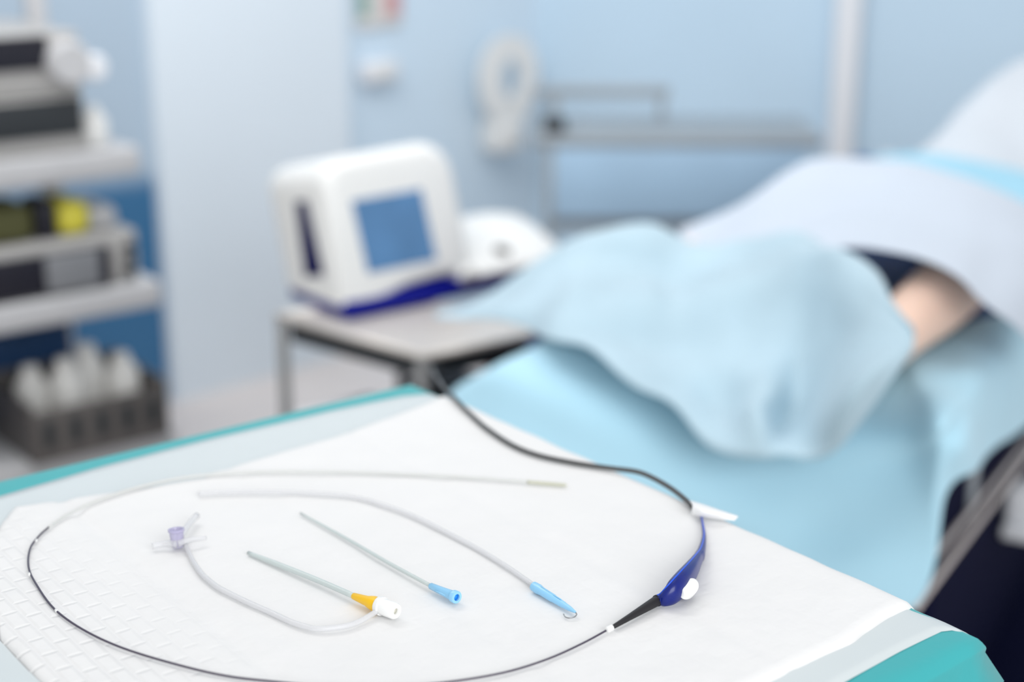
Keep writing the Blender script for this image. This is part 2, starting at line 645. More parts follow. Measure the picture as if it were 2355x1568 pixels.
# ------------------------------------------------------------------ ablation catheter
ct = thing('ablation_catheter', 'catheter with blue handle, white oval button and long thin looped shaft on the pad', 'catheter', on(1560, 1365, 0))
loop = [(1399, 1447), (1340, 1479), (1260, 1515), (1160, 1546), (1030, 1568), (900, 1578), (760, 1578), (640, 1568), (520, 1554), (400, 1526), (280, 1489), (190, 1447), (125, 1400), (85, 1346), (66, 1305), (69, 1262), (90, 1232), (112, 1212)]
obj('shaft', tube([on(x, y, 0.0009) for x, y in loop], [0.0007] * 5 + [0.00075] * 13, n=10), M['shaft'], ct)
for (x0, y0), (x1, y1) in (((84.5, 1241), (82.5, 1245)), ((67, 1318), (68.5, 1323)), ((128, 1402), (132, 1406.5))):
    obj('depth_mark', tube([on(x0, y0, .0009), on(x1, y1, .0009)], .00092, n=12, smooth=0), M['button'], ct)
loop2 = [(112, 1212), (150, 1186), (200, 1161), (260, 1138), (320, 1120), (400, 1102), (500, 1090), (620, 1085), (800, 1086), (1000, 1094), (1120, 1101), (1215, 1108)]
obj('heating_element', tube([on(x, y, 0.0011) for x, y in loop2], [0.00095, .001, .0011] + [0.0013] * 9, n=10), M['element'], ct)
obj('catheter_tip', tube([on(1213, 1108, .0012), on(1260, 1112, .0012), on(1296, 1115, .0012), on(1304, 1116, .0012)], [.0014, .0014, .0013, .0005], n=10), M['tip'], ct)

hl = [(1611, 1181, 3.0), (1616, 1206, 4.4), (1619, 1235, 7), (1612, 1270, 14), (1600, 1294, 22), (1585, 1318, 29), (1566, 1342, 32.5), (1548, 1360, 30.5), (1531, 1372, 23), (1519, 1378, 15), (1511, 1380, 12.5)]


def handle_mesh(flat=0.62, n=28):
    P, R = [], []
    for x, y, h in hl:
        r = h * S1
        P.append(on(x, y, r * 0.98))
        R.append(r)
    Q = cat([tuple(p) + (r,) for p, r in zip(P, R)], 6)
    V, Fc = [], []
    cen = [Vector(q[:3]) for q in Q]
    for i, c in enumerate(cen):
        a = cen[max(i - 1, 0)]
        b = cen[min(i + 1, len(cen) - 1)]
        t = (b - a)
        t.z = 0
        t.normalize()
        s = Vector((t.y, -t.x, 0))
        r = Q[i][3]
        for k in range(n):
            an = 2 * math.pi * k / n
            V.append(c + s * math.cos(an) * r * flat * (1.25 if r < .005 else 1) + Z * math.sin(an) * r)
    m = len(cen)
    for i in range(m - 1):
        for k in range(n):
            Fc.append([i * n + k, i * n + (k + 1) % n, (i + 1) * n + (k + 1) % n, (i + 1) * n + k])
    Fc.append(list(range(n))[::-1])
    Fc.append([(m - 1) * n + k for k in range(n)])
    return (V, Fc), cen, [q[3] for q in Q]


hm, hcen, hrad = handle_mesh()
han = obj('handle', hm, M['handle'], ct)
# bright mould seam on top of the handle
obj('mould_seam', tube([c + Z * (r * 1.0) for c, r in zip(hcen[2:], hrad[2:])], 0.00055, n=8, smooth=0), M['seam'], han)
# oval button on the side that faces the viewer
bc = on(1587, 1350, 0.010)
tdir = (on(1604, 1326, .012) - on(1566, 1372, .009))
tdir.normalize()
toC = (CAMP - bc).normalized()
bn = (toC - tdir * toC.dot(tdir)).normalized()
side = bn.cross(tdir).normalized()


def oval(c, ax, ay, nrm, ra, rb, h, n=40):
    V, Fc = [], []
    prof = [(1.0, -0.004), (1.0, 0.0), (0.97, h * 0.7), (0.85, h), (0.4, h * 1.15)]
    for s, z in prof:
        for k in range(n):
            a = 2 * math.pi * k / n
            V.append(c + ax * (math.cos(a) * ra * s) + ay * (math.sin(a) * rb * s) + nrm * z)
    for i in range(len(prof) - 1):
        for k in range(n):
            Fc.append([i * n + k, i * n + (k + 1) % n, (i + 1) * n + (k + 1) % n, (i + 1) * n + k])
    Fc.append([(len(prof) - 1) * n + k for k in range(n)])
    return V, Fc


bpos = hcen[33] + bn * 0.0062
bpos = onp(1587, 1350, bpos, bn)
obj('button', oval(bpos, tdir, side, bn, 33 * S1, 18 * S1, 0.0012), M['button'], han)['label'] = 'white oval button'
# strain relief, collar
s0 = on(1513, 1380, 12 * S1)
s1 = on(1411, 1441, 5.0 * S1)
ax = s1 - s0
Ls = ax.length
obj('strain_relief', lathe(s0, ax, [(-0.0006, .0034), (0, .0040), (.0012, .0040), (.0012, .0036), (.010, .0032), (.03 if Ls > .03 else Ls * .6, .0022), (Ls - .0005, .0015), (Ls, .0012)], 24), M['rubber'], ct, auto=True)
k0 = on(1408, 1442, 6 * S1)
k1 = on(1395, 1449, 5 * S1)
obj('collar', lathe(k0, k1 - k0, [(0, .0016), (.0004, .0021), ((k1 - k0).length - .0004, .0021), ((k1 - k0).length, .0013)], 20), M['button'], ct, auto=True)
# cable runs off the far corner of the table to the generator
cb = [on(1593, 1166, .003), on(1580, 1152, .003), on(1545, 1124, .0022), on(1500, 1098, .002), on(1462, 1084, .002), on(1400, 1076, .002), on(1320, 1064, .002), on(1240, 1047, .002),
      on(1180, 1024, .002), on(1120, 985, .002), on(1080, 950, .002), on(1045, 915, .0025)]
tail = [onp(1018, 888, F0 + Vector((0, .05, 0)), (0, 1, 0)), aty(1000, 862, 1.60), aty(992, 846, 1.85), aty(1000, 842, 2.15), aty(1010, 842, 2.40), aty(1022, 838, 2.56)]
obj('cable', tube(cb + tail, 0.0021, n=12), M['cable'], ct)['label'] = 'dark grey cable'
# white tape holding the tail of the handle
tp = [[on(1586, 1150, .006), on(1620, 1160, .007), on(1655, 1172, .005), on(1697, 1186, .0012)],
      [on(1592, 1160, .010), on(1618, 1171, .011), on(1655, 1181, .007), on(1698, 1188, .0015)],
      [on(1590, 1176, .006), on(1614, 1184, .006), on(1650, 1190, .003), on(1692, 1194, .0012)],
      [on(1588, 1184, .0004), on(1612, 1190, .0006), on(1648, 1194, .0004), on(1690, 1197, .0004)]]
tag(obj('adhesive_tape', patch(tp, 6, 6), M['tape'], solid=0.0004), 'white folded tape tab over the cable end behind the blue handle', 'tape')

# ------------------------------------------------------------------ introducer sheath with yellow hub
sh = thing('introducer_sheath', 'introducer sheath with yellow hub, white cap and clear side tube on the pad', 'introducer sheath', on(865, 1392, 0))
hub0 = on(812, 1370, 0.0046)
hub1 = on(911, 1406, 0.0060)
hax = hub1 - hub0
HL = hax.length
hax.normalize()
tip = on(571, 1271, 0.0014)
obj('sheath_tube', tube([tip, on(640, 1298, .0024), on(730, 1334, .0036), hub0 + hax * .002], [.0014, .00195, .002, .002], n=16), M['sheath'], sh)
yl = HL * 0.60
obj('yellow_hub', lathe(hub0, hax, [(0, .0019), (.0006, .0023), (yl * .55, .0035), (yl * .68, .0044), (yl * .8, .0050), (yl, .0050)], 32), M['yhub'], sh, auto=True)
cap = obj('cap', lathe(hub0, hax, [(yl, .0030), (yl, .0061), (yl + .0008, .0064), (yl + .0035, .0064), (yl + .0040, .0056), (HL - .001, .0056), (HL, .0049), (HL, .0022), (HL - .004, .0018)], 36), M['button'], sh, auto=True)
obj('bore', lathe(hub0, hax, [(HL - .0035, .0017), (HL - .003, .0018), (HL - .0012, .0021)], 20), M['bore'], cap)
st = [(857, 1411), (828, 1428), (792, 1440), (735, 1446), (700, 1440), (667, 1429), (622, 1408), (572, 1386), (535, 1368), (504, 1352), (480, 1334), (463, 1318), (447, 1295), (436, 1274), (427, 1254)]
stp = [on(x, y, .0019) for x, y in st]
stp[0] = hub0 + hax * (yl + .003) - Z * .002 + Vector((-.003, -.003, 0))
obj('side_tube', tube(stp, .0019, n=14), M['clear'], sh)
sc0 = on(409, 1257, .001)
sax = Vector((-.06, .12, 1))
sk = obj('stopcock', lathe(sc0, sax, [(0, .0040), (.0008, .0046), (.006, .0048), (.011, .0052), (.0118, .0060), (.0135, .0060), (.0135, .0046), (.011, .0040)], 28), M['clear_purple'], sh, auto=True)
mid = on(408, 1250, .005)
obj('stopcock_arm', tube([mid, on(378, 1250, .004), on(350, 1256, .003)], [.0032, .0022, .0024], n=12), M['clear'], sk)
obj('stopcock_arm', tube([on(414, 1236, .006), on(432, 1208, .006), on(452, 1186, .005)], [.003, .0022, .0026], n=12), M['clear'], sk)
obj('stopcock_lever', tube([mid, on(440, 1240, .006), on(474, 1236, .005)], [.003, .0018, .0015], n=12), M['clear'], sk)
# ------------------------------------------------------------------ dilator with short blue hub
dl = thing('dilator', 'thin pale dilator with a short blue open hub, middle of the three tubes', 'dilator', on(1020, 1362, 0))
d0 = on(990, 1347, .0030)
d1 = on(1051, 1374, .0046)
dax = d1 - d0
DL = dax.length
dax.normalize()
obj('dilator_tube', tube([on(691, 1180, .0008), on(800, 1240, .0014), on(900, 1298, .0022), d0 + dax * .002], [.0008, .0012, .00135, .0014], n=12), M['sheath'], dl)
hb = obj('hub', lathe(d0, dax, [(0, .0019), (.0006, .0023), (DL * .5, .0029), (DL * .86, .0036), (DL * .87, .0043), (DL - .0005, .0044), (DL, .0041), (DL, .0024), (DL - .006, .0020)], 32), M['bhub'], dl, auto=True)
obj('bore', lathe(d0, dax, [(DL - .005, .0019), (DL - .003, .0021), (DL - .0012, .00228)], 20), M['bhub_in'], hb)
sdx = dax.cross(Z).normalized()
for q in (-1, 1):
    obj('rib', rbox(frame(d0 + dax * DL * .3 + sdx * q * .0021, dax, sdx * q, Z), (0, 0, -.0005), (DL * .4, .0014, .0005), .0002, 1), M['bhub'], hb)
# ------------------------------------------------------------------ guidewire in its hoop
gw = thing('guidewire', 'guidewire in pale hoop tube with long blue tip and bent silver hook', 'guidewire', on(1270, 1378, 0))
gt = [(455, 1135), (510, 1132), (572, 1131), (674, 1132), (776, 1138), (830, 1146), (877, 1160), (930, 1178), (979, 1200), (1040, 1231), (1100, 1263), (1166, 1303), (1230, 1347)]
obj('hoop_tube', tube([on(x, y, .0017) for x, y in gt], .0017, n=14), M['clear'], gw)
g0 = on(1226, 1347, .0034)
g1 = on(1324, 1408, .0026)
gax = g1 - g0
GL = gax.length
gax.normalize()
bh = obj('straightener', lathe(g0, gax, [(0, .0026), (.0006, .0033), (.006, .0036), (.010, .0030), (GL * .48, .0029), (GL * .5, .0026), (GL * .72, .0023), (GL * .74, .0021), (GL * .86, .0018), (GL - .0005, .0008), (GL, .0006)], 28), M['bhub'], gw, auto=True)
gs = gax.cross(Z).normalized()
obj('ridge', rbox(frame(g0 + gax * .008 + Z * .0026, gax, gs, Z), (0, -.0004, 0), (GL * .5, .0004, .0006), .0002, 1), M['bhub'], bh)
jh = [g1 - gax * .002, g1 + Vector((0, 0, -.0002)), on(1326, 1413, .0018), on(1320, 1419, .001), on(1309, 1421, .0008), on(1300, 1418, .0008), on(1296, 1412, .0012)]
obj('wire_tip', tube(jh, .00042, n=8), M['wire'], gw)

# ------------------------------------------------------------------ operating bed, patient, drapes
ZB = 0.70
SK = 1.174                                          # metres along the bed per control unit
Rc = atz(2160, 960, ZB)
u = Vector((.47, .883, 0)).normalized()
v = Vector((.883, -.47, 0)).normalized()
C0 = Rc - v * 0.34
fb = frame(Vector((C0.x, C0.y, 0)), u, v)


def sp(px, py, s):
    return onp(px, py, C0 + u * s * SK, u)


def wp(px, py, w_):
    return onp(px, py, C0 + v * w_, v)


bed = thing('operating_bed', 'operating bed with navy mattress and metal side rails under the blue drapes', 'bed', fb(1.0, 0, 0))
obj('mattress', rbox(fb, (.09, -.315, ZB - .09), (1.88, .315, ZB - .008), .02), M['mattress'], bed)
obj('bed_frame', rbox(fb, (.10, -.31, ZB - .15), (1.87, .31, ZB - .092), .005), M['black'], bed, auto=True)
obj('pedestal', rbox(fb, (.10, -.30, .0), (1.85, .33, ZB - .152), .02), M['bedbase'], bed, auto=True)
obj('foot_base', rbox(fb, (.15, .30, 0), (1.85, .52, .06), .015), M['bedbase'], bed, auto=True)


def rail(p, q, t, h, ext):
    a, b = wp(p[0], p[1], .345), wp(q[0], q[1], .345)
    zm = (a.z + b.z) / 2
    d = (b - a)
    a2, b2 = a - d * ext[0], b + d * ext[1]
    dd = (b2 - a2).normalized()
    up = v.cross(dd).normalized()
    if up.z < 0:
        up = -up
    return rbox(frame(a2, dd, v, up), (0, -.004, -h / 2), ((b2 - a2).length, .004, h / 2), .002)


obj('side_rail', rail((2153, 1272), (2291, 1101), .01, .006, (.08, .9)), M['rail'], bed, auto=True)
obj('side_rail', rail((2124, 1373), (2349, 1065), .01, .009, (.06, .8)), M['rail'], bed, auto=True)
for s_ in (.3, 1.0):
    obj('rail_bracket', rbox(fb, (s_, .308, ZB - .26), (s_ + .04, .337, ZB - .10), .004), M['steel_dark'], bed, auto=True)
cp = wp(2362, 1165, .37)
cl = obj('rail_clamp', rbox(frame(cp, u, v), (-.03, -.035, -.03), (.05, .03, .035), .015), M['wht_wall'], bed)
cl['label'] = 'white clamp on the side rail'
cp2 = wp(2352, 1215, .37)
obj('clamp_plate', rbox(frame(cp2, u, v), (-.035, -.03, -.012), (.05, .03, .010), .006), M['wht_wall'], cl)

# patient (one continuous skinned body lying on the bed, mostly covered)


def skin_body():
    zl = ZB + .085
    lk = [atz(2052, 775, zl - .022), atz(2148, 693, zl), atz(2232, 618, zl)]
    zt_ = ZB + .026
    verts = [(fb(1.10, 0, zt_), .11, .042), (fb(1.32, 0, zt_), .11, .042), (fb(1.54, 0, zt_), .13, .044), (fb(1.66, 0, zt_), .05, .045), (fb(1.77, 0, zt_), .06, .05), (fb(1.86, 0, zt_), .05, .045),
             # near leg
             (fb(1.0, .10, zt_), .07, .044), (fb(.76, .17, zt_ + .012), .06, .052), (lk[2], .058, .056), (lk[1], .054, .053), (lk[0], .040, .040), (lk[0] + (lk[0] - lk[1]) * .4 - Z * .022, .026, .026), (lk[0] + (lk[0] - lk[1]) * .62 - Z * .018, .02, .02),
             # far leg
             (fb(1.0, -.10, zt_), .07, .044), (fb(.76, -.15, zt_), .055, .042), (fb(.54, -.17, ZB + .045), .042, .040), (fb(.36, -.18, ZB + .055), .042, .042), (fb(.24, -.18, ZB + .05), .034, .036), (fb(.20, -.18, ZB + .07), .028, .03),
             # arms
             (fb(1.54, .17, zt_), .045, .045), (fb(1.32, .22, ZB + .05), .036, .036), (fb(1.08, .23, ZB + .045), .028, .028),
             (fb(1.52, -.14, zt_ - .012), .036, .036), (fb(1.30, -.20, ZB + .036), .032, .032), (fb(1.08, -.22, ZB + .032), .026, .026)]
    edges = [(0, 1), (1, 2), (2, 3), (3, 4), (4, 5), (0, 6), (6, 7), (7, 8), (8, 9), (9, 10), (10, 11), (11, 12), (0, 13), (13, 14), (14, 15), (15, 16), (16, 17), (17, 18),
             (2, 19), (19, 20), (20, 21), (2, 22), (22, 23), (23, 24)]
    org = fb(1.0, 0, ZB)
    me = bpy.data.meshes.new('person')
    me.from_pydata([tuple(p - org) for p, _, _ in verts], edges, [])
    o = bpy.data.objects.new('person', me)
    COL.objects.link(o)
    o.location = org
    sm = o.modifiers.new('skin', 'SKIN')
    for i, (_, a, b) in enumerate(verts):
        me.skin_vertices[0].data[i].radius = (min(a, b), min(a, b))
        me.skin_vertices[0].data[i].use_root = (i == 0)
    sb = o.modifiers.new('smooth', 'SUBSURF')
    sb.levels = sb.render_levels = 2
    sm.use_smooth_shade = True
    me.materials.append(M['skin'])
    return o


tag(skin_body(), 'person lying on the bed under blue drapes with one bare calf showing', 'person')

# bed drape: top edge, long skirt over the foot end, short flap on the side
net = [
    [atz(1260, 770, ZB + .012), atz(1480, 790, ZB + .012), atz(1720, 815, ZB + .012), atz(1900, 820, ZB + .012), atz(2050, 815, ZB + .012), atz(2085, 805, ZB + .012), atz(2150, 790, ZB + .012), atz(2235, 745, ZB + .012), atz(2420, 700, ZB + .012)],
    [sp(1222, 800, .03), sp(1450, 885, .02), sp(1700, 960, .01), sp(1900, 985, .0), sp(2080, 980, -.005), wp(2160, 957, 0.350), wp(2210, 900, 0.350), wp(2262, 852, 0.352), wp(2420, 720, 0.352)],
    [sp(1135, 842, -.01), sp(1400, 965, -.03), sp(1680, 1080, -.03), sp(1890, 1110, -.02), sp(2090, 1070, -.02), wp(2171, 1015, 0.362), wp(2220, 955, 0.370), wp(2268, 905, 0.365), wp(2420, 790, 0.365)],
    [sp(1045, 888, -.02), sp(1350, 1052, -.05), sp(1660, 1180, -.055), sp(1880, 1220, -.03), sp(2100, 1170, -.04), wp(2174, 1065, 0.365), wp(2228, 1010, 0.385), wp(2272, 960, 0.370), wp(2420, 850, 0.370)],
    [sp(1012, 965, -.03), sp(1330, 1150, -.07), sp(1640, 1290, -.05), sp(1880, 1330, -.055), sp(2110, 1270, -.05), wp(2176, 1110, 0.365), wp(2238, 1050, 0.385), wp(2290, 1005, 0.370), wp(2420, 905, 0.370)],
    [sp(1000, 1055, -.03), sp(1320, 1260, -.08), sp(1630, 1400, -.055), sp(1880, 1440, -.065), sp(2112, 1385, -.055), wp(2176, 1140, 0.365), wp(2244, 1076, 0.385), wp(2302, 1026, 0.370), wp(2420, 935, 0.370)],
]
tag(obj('bed_drape', patch(net, 10, 10, 0.008, 9.0, 1.0), M['drape'], solid=0.0012), 'light blue drape over the foot of the bed, hanging behind the white pad', 'drape')

# wrapped lower legs: pale drape with lumps
LB = [
    # col: (bottom), (low), (mid), (high), (silhouette), (behind)
    [(985, 690, 0.100), (986, 690, 0.105), (987, 689, 0.110), (988, 688, 0.115), (989, 687, 0.120), (1000, 686, 0.140)],
    [(1172, 733, 0.060), (1180, 706, 0.070), (1190, 680, 0.090), (1205, 648, 0.130), (1215, 622, 0.170), (1230, 630, 0.260)],
    [(1288, 778, -0.010), (1296, 720, 0.030), (1310, 665, 0.080), (1325, 605, 0.150), (1340, 562, 0.200), (1350, 580, 0.330)],
    [(1425, 872, -0.050), (1435, 780, 0.020), (1450, 690, 0.080), (1460, 590, 0.180), (1470, 535, 0.230), (1475, 560, 0.380)],
    [(1560, 975, -0.080), (1565, 860, 0.000), (1570, 760, 0.070), (1575, 640, 0.170), (1580, 560, 0.260), (1582, 580, 0.410)],
    [(1655, 1034, -0.100), (1665, 910, -0.010), (1680, 790, 0.060), (1690, 650, 0.160), (1695, 560, 0.280), (1697, 580, 0.430)],
    [(1735, 1048, -0.105), (1745, 930, -0.07), (1765, 800, 0.050), (1780, 650, 0.150), (1790, 552, 0.260), (1794, 575, 0.410)],
    [(1800, 1030, -0.100), (1820, 930, 0.0), (1860, 800, 0.065), (1890, 670, 0.090), (1905, 575, 0.160), (1910, 600, 0.350)],
    [(1945, 1008, -0.095), (1950, 900, -0.10), (1965, 800, -0.040), (1985, 700, 0.015), (2003, 632, 0.090), (2008, 660, 0.290)],
    [(2045, 870, -0.085), (2052, 820, -0.075), (2062, 780, -0.055), (2070, 740, -0.03), (2074, 715, 0.00), (2060, 740, 0.200)],
    [(2084, 806, -0.06), (2086, 796, -0.06), (2087, 780, -0.055), (2086, 765, -0.045), (2082, 745, -0.03), (2060, 770, 0.120)],
]
net = [[sp(*LB[c][r]) for c in range(len(LB))] for r in range(6)]
tag(obj('leg_drape', patch(net, 9, 9, 0.034, 9.0, 3.0), M['drape_pale'], solid=0.0012), 'pale blue crumpled drape heaped over the feet, its flap pointing left', 'drape')

# upper white drape over thighs and hips
UC = [
    [(1550, 552, 0.34), (1553, 548, 0.36), (1556, 546, 0.40), (1560, 544, 0.44), (1570, 560, 0.50)],
    [(1680, 570, 0.28), (1683, 545, 0.32), (1686, 515, 0.40), (1690, 477, 0.50), (1700, 500, 0.62)],
    [(1800, 566, 0.22), (1797, 530, 0.30), (1793, 480, 0.42), (1790, 410, 0.54), (1800, 440, 0.70)],
    [(1905, 564, 0.18), (1903, 525, 0.28), (1895, 460, 0.43), (1875, 372, 0.58), (1885, 410, 0.76)],
    [(2000, 573, 0.16), (2003, 525, 0.28), (1995, 450, 0.44), (1960, 357, 0.60), (1970, 400, 0.80)],
    [(2110, 594, 0.14), (2115, 530, 0.27), (2105, 450, 0.44), (2060, 364, 0.61), (2075, 400, 0.84)],
    [(2200, 634, 0.12), (2215, 555, 0.26), (2205, 470, 0.43), (2165, 394, 0.61), (2175, 430, 0.84)],
    [(2255, 695, 0.11), (2285, 610, 0.24), (2290, 510, 0.42), (2268, 424, 0.60), (2275, 460, 0.84)],
    [(2318, 756, 0.14), (2370, 660, 0.26), (2380, 560, 0.42), (2370, 470, 0.58), (2375, 500, 0.82)],
    [(2400, 835, 0.22), (2450, 740, 0.32), (2480, 620, 0.44), (2470, 510, 0.58), (2475, 540, 0.80)],
]
net = [[sp(*UC[c][r]) for c in range(len(UC))] for r in range(5)]
tag(obj('thigh_drape', patch(net, 9, 10, 0.022, 6.0, 7.0), M['drape_white'], solid=0.0012), 'large bluish white drape over the thighs above the bare calf', 'drape')
# blue strip of drape showing between the white ones
UB = [
    [(1990, 395, .90), (2000, 378, .93), (2010, 362, .97), (2020, 390, 1.05)],
    [(2090, 420, .90), (2090, 385, .93), (2095, 352, .98), (2100, 380, 1.06)],
    [(2200, 440, .90), (2205, 400, .94), (2210, 360, 1.0), (2215, 390, 1.08)],
    [(2310, 480, .90), (2310, 435, .95), (2315, 385, 1.02), (2320, 420, 1.1)],
    [(2430, 530, .90), (2430, 480, .95), (2430, 410, 1.04), (2430, 440, 1.1)],
]
net = [[sp(*UB[c][r]) for c in range(len(UB))] for r in range(4)]
tag(obj('abdomen_drape', patch(net, 8, 8, 0.006, 9.0, 11.0), M['drape_strip'], solid=0.0012), 'narrow blue drape strip between the two white drapes at the right edge', 'drape')
UD = [
    [(2020, 368, 1.10), (2022, 362, 1.18), (2026, 353, 1.26), (2040, 366, 1.34)],
    [(2080, 372, 1.06), (2084, 362, 1.10), (2090, 352, 1.14), (2100, 370, 1.22)],
    [(2150, 385, 1.05), (2150, 350, 1.12), (2152, 312, 1.20), (2160, 340, 1.30)],
    [(2220, 395, 1.05), (2220, 320, 1.16), (2220, 240, 1.30), (2230, 270, 1.42)],
    [(2290, 410, 1.05), (2290, 300, 1.20), (2290, 178, 1.36), (2300, 210, 1.5)],
    [(2355, 430, 1.05), (2355, 300, 1.22), (2355, 140, 1.42), (2365, 180, 1.56)],
    [(2450, 460, 1.05), (2450, 300, 1.24), (2450, 120, 1.46), (2460, 160, 1.6)],
]
net = [[sp(*UD[c][r]) for c in range(len(UD))] for r in range(4)]
tag(obj('chest_drape', patch(net, 8, 8, 0.012, 8.0, 13.0), M['drape_top'], solid=0.0012), 'white drape rising over the chest in the upper right corner', 'drape')

# ------------------------------------------------------------------ tray table with the generator
ZY = 0.60
GS = 1.22
ty = thing('tray_table', 'steel tray table with thin legs under the white generator', 'table', atz(972, 800, 0))
tf, tr, tl = atz(972, 812, ZY), atz(1262, 760, ZY), atz(636, 722, ZY)
tk = tr + tl - tf


def slab(c4, z0_, z1_):
    return hexa([Vector((p.x, p.y, z0_)) for p in c4] + [Vector((p.x, p.y, z1_)) for p in c4])


c4 = [tf, tr, tk, tl]
obj('tray', slab(c4, ZY - .012, ZY - .002), M['steel'], ty, smooth=False)
cen = (tf + tk) / 2
for i in range(4):
    p, q = c4[i], c4[(i + 1) % 4]
    obj('rim', tube([Vector((p.x, p.y, ZY - .004)), Vector((q.x, q.y, ZY - .004))], .006, smooth=0), M['steel'], ty)
low = [p * .96 + cen * .04 for p in c4]
for p in low:
    obj('leg', tube([Vector((p.x, p.y, .0)), Vector((p.x, p.y, ZY - .010))], .011, smooth=0), M['grey_mid'], ty)
obj('lower_shelf', slab([p * .92 + cen * .08 for p in c4], .28, .29), M['steel'], ty, smooth=False)
obj('under_panel', slab([p * .90 + cen * .10 for p in c4], ZY - .05, ZY - .014), M['dark'], ty, smooth=False)
# things on the lower shelf
fl = frame(Vector((cen.x, cen.y, .291)), dT, bT)
o = obj('storage_box', rbox(fl, (-.20, -.06, 0), (-.02, .10, .16), .02), M['wht_wall'])
tag(o, 'pale grey box on the lower shelf of the tray table', 'box')
o = obj('storage_box', rbox(fl, (.0, -.12, 0), (.12, .02, .20), .01), M['dark'])
tag(o, 'dark box on the lower shelf under the tray corner', 'box')
o = obj('storage_box', rbox(fl, (.135, -.15, 0), (.22, -.04, .245), .01), M['red'])
tag(o, 'dull red box under the tray beside the blue drape', 'box')

G0 = atz(800, 740, ZY + .001)
SHR = 0.27
gb = bT
fg = lambda a, b, c: G0 + dT * a * GS + gb * (b + SHR * c) * GS + Z * GS * c * (1 - 0.16 * max(0, b - .03) / .145 * min(1, c / .2))
gen = thing('generator', 'white generator with blue screen and navy base on the tray table', 'medical generator', G0)


def rounded_poly(pts, rads, n=6):
    out = []
    k = len(pts)
    for i in range(k):
        p = Vector(pts[i])
        r = rads[i]
        if r <= 0:
            out.append(tuple(p))
            continue
        a = (Vector(pts[i - 1]) - p).normalized()
        b = (Vector(pts[(i + 1) % k]) - p).normalized()
        for j in range(n + 1):
            t = j / n
            s0_, s1_ = p + a * r, p + b * r
            out.append(tuple(s0_ * (1 - t) ** 2 + p * 2 * t * (1 - t) + s1_ * t * t))
    return out


wave = [(0.0, .019), (.03, .011), (.06, .013), (.09, .023), (.12, .030), (.17, .034), (.24, .036)]
poly = rounded_poly(wave + [(.24, .236), (.0, .226)], [0] * len(wave) + [.065, .045], 8)


def soft_prism(fr, pts, t0, t1, r, n=6):
    # extruded outline whose two rims are rounded by rings drawn in toward the middle
    ca = sum(p[0] for p in pts) / len(pts)
    cc = sum(p[1] for p in pts) / len(pts)
    rings = []
    for k in range(n + 1):
        a = math.pi / 2 * k / n
        rings.append((t0 + r * (1 - math.cos(a)), r * (1 - math.sin(a))))
    rings += [(t0 + t1 - t, d) for t, d in rings[::-1]]
    V, Fc = [], []
    m = len(pts)
    for t, d in rings:
        for a, c in pts:
            L = math.hypot(a - ca, c - cc)
            f = 1 - d / L
            V.append(fr(ca + (a - ca) * f, t, cc + (c - cc) * f))
    for i in range(len(rings) - 1):
        for k in range(m):
            Fc.append([i * m + k, i * m + (k + 1) % m, (i + 1) * m + (k + 1) % m, (i + 1) * m + k])
    Fc.append(list(range(m)))
    Fc.append([(len(rings) - 1) * m + k for k in range(m)])
    return V, Fc


obj('housing', soft_prism(fg, poly, 0, .175, .02), M['white_gloss'], gen, auto=True)


def wing_mesh():
    # low control panel: front lip, sloping face, rounded outer end
    P = []
    for a in np.linspace(.21, .44, 13):
        k = max(0.0, (a - .37) / .07)
        sh_ = .05 * (1 - math.sqrt(max(0, 1 - k * k))) if k > 0 else 0
        P.append([(a, 0 + sh_ * .6, .026), (a, -.002 + sh_ * .6, .034 - sh_ * .05), (a, .01 + sh_ * .6, .044 - sh_ * .1), (a, .07, .066 - sh_ * .3), (a, .135 - sh_ * .5, .088 - sh_ * .4), (a, .16 - sh_ * .6, .085 - sh_ * .4), (a, .172 - sh_ * .6, .066 - sh_ * .3), (a, .172 - sh_ * .6, .026)])
    V, Fc = [], []
    for row in P:
        for a, b, c in row:
            V.append(G0 + (dT * a + gb * b + Z * c) * GS)
    m = 8
    for i in range(len(P) - 1):
        for j in range(m):
            Fc.append([i * m + j, i * m + (j + 1) % m, (i + 1) * m + (j + 1) % m, (i + 1) * m + j])
    Fc.append(list(range(m)))
    Fc.append([(len(P) - 1) * m + j for j in range(m)])
    return V, Fc


wg = obj('control_panel', wing_mesh(), M['white_gloss'], gen, auto=True)
obj('base', rbox(frame(G0, dT * GS, gb * GS, Z * GS), (.002, .004, 0), (.425, .17, .028), .006), M['navy'], gen)
# screen: flat quad on the leaning front face
nF = dT.cross(gb * SHR + Z).normalized()
if nF.y > 0:
    nF = -nF


def quad_on(pxs, p, n, th):
    c = [onp(x, y, p, n) for x, y in pxs]
    return hexa([q + n * th for q in c] + [q - n * .004 for q in c])


sc = obj('screen', quad_on([(808, 462), (968, 434), (1004, 597), (846, 629)], G0, nF, .0012), M['screen'], gen, smooth=False)
nS = gb.cross(Z)
nS = (gb * 1.0).cross(Z).normalized()
if nS.x > 0:
    nS = -nS
obj('vent_slot', quad_on([(680, 462), (706, 462), (746, 634), (702, 636)], G0 + nS * 0.0, nS, .0012), M['slot'], gen, smooth=False)


def panel_pt(a, b):
    return G0 + (dT * a + gb * b + Z * (.044 + (b - .01) * .3667)) * GS


nP = (dT.cross(gb + Z * .3667)).normalized()
if nP.z < 0:
    nP = -nP
pp = onp(1155, 578, panel_pt(.3, .07), nP)
obj('socket', lathe(pp - nP * .003, nP, [(0, .017), (.006, .017), (.006, .012), (.003, .010)], 24), M['basket'], wg, auto=True)
pp = onp(1083, 632, panel_pt(.3, .07), nP)
obj('knob', lathe(pp - nP * .003, nP, [(0, .012), (.008, .011), (.011, .009)], 24), M['grey_plastic'], wg, auto=True)

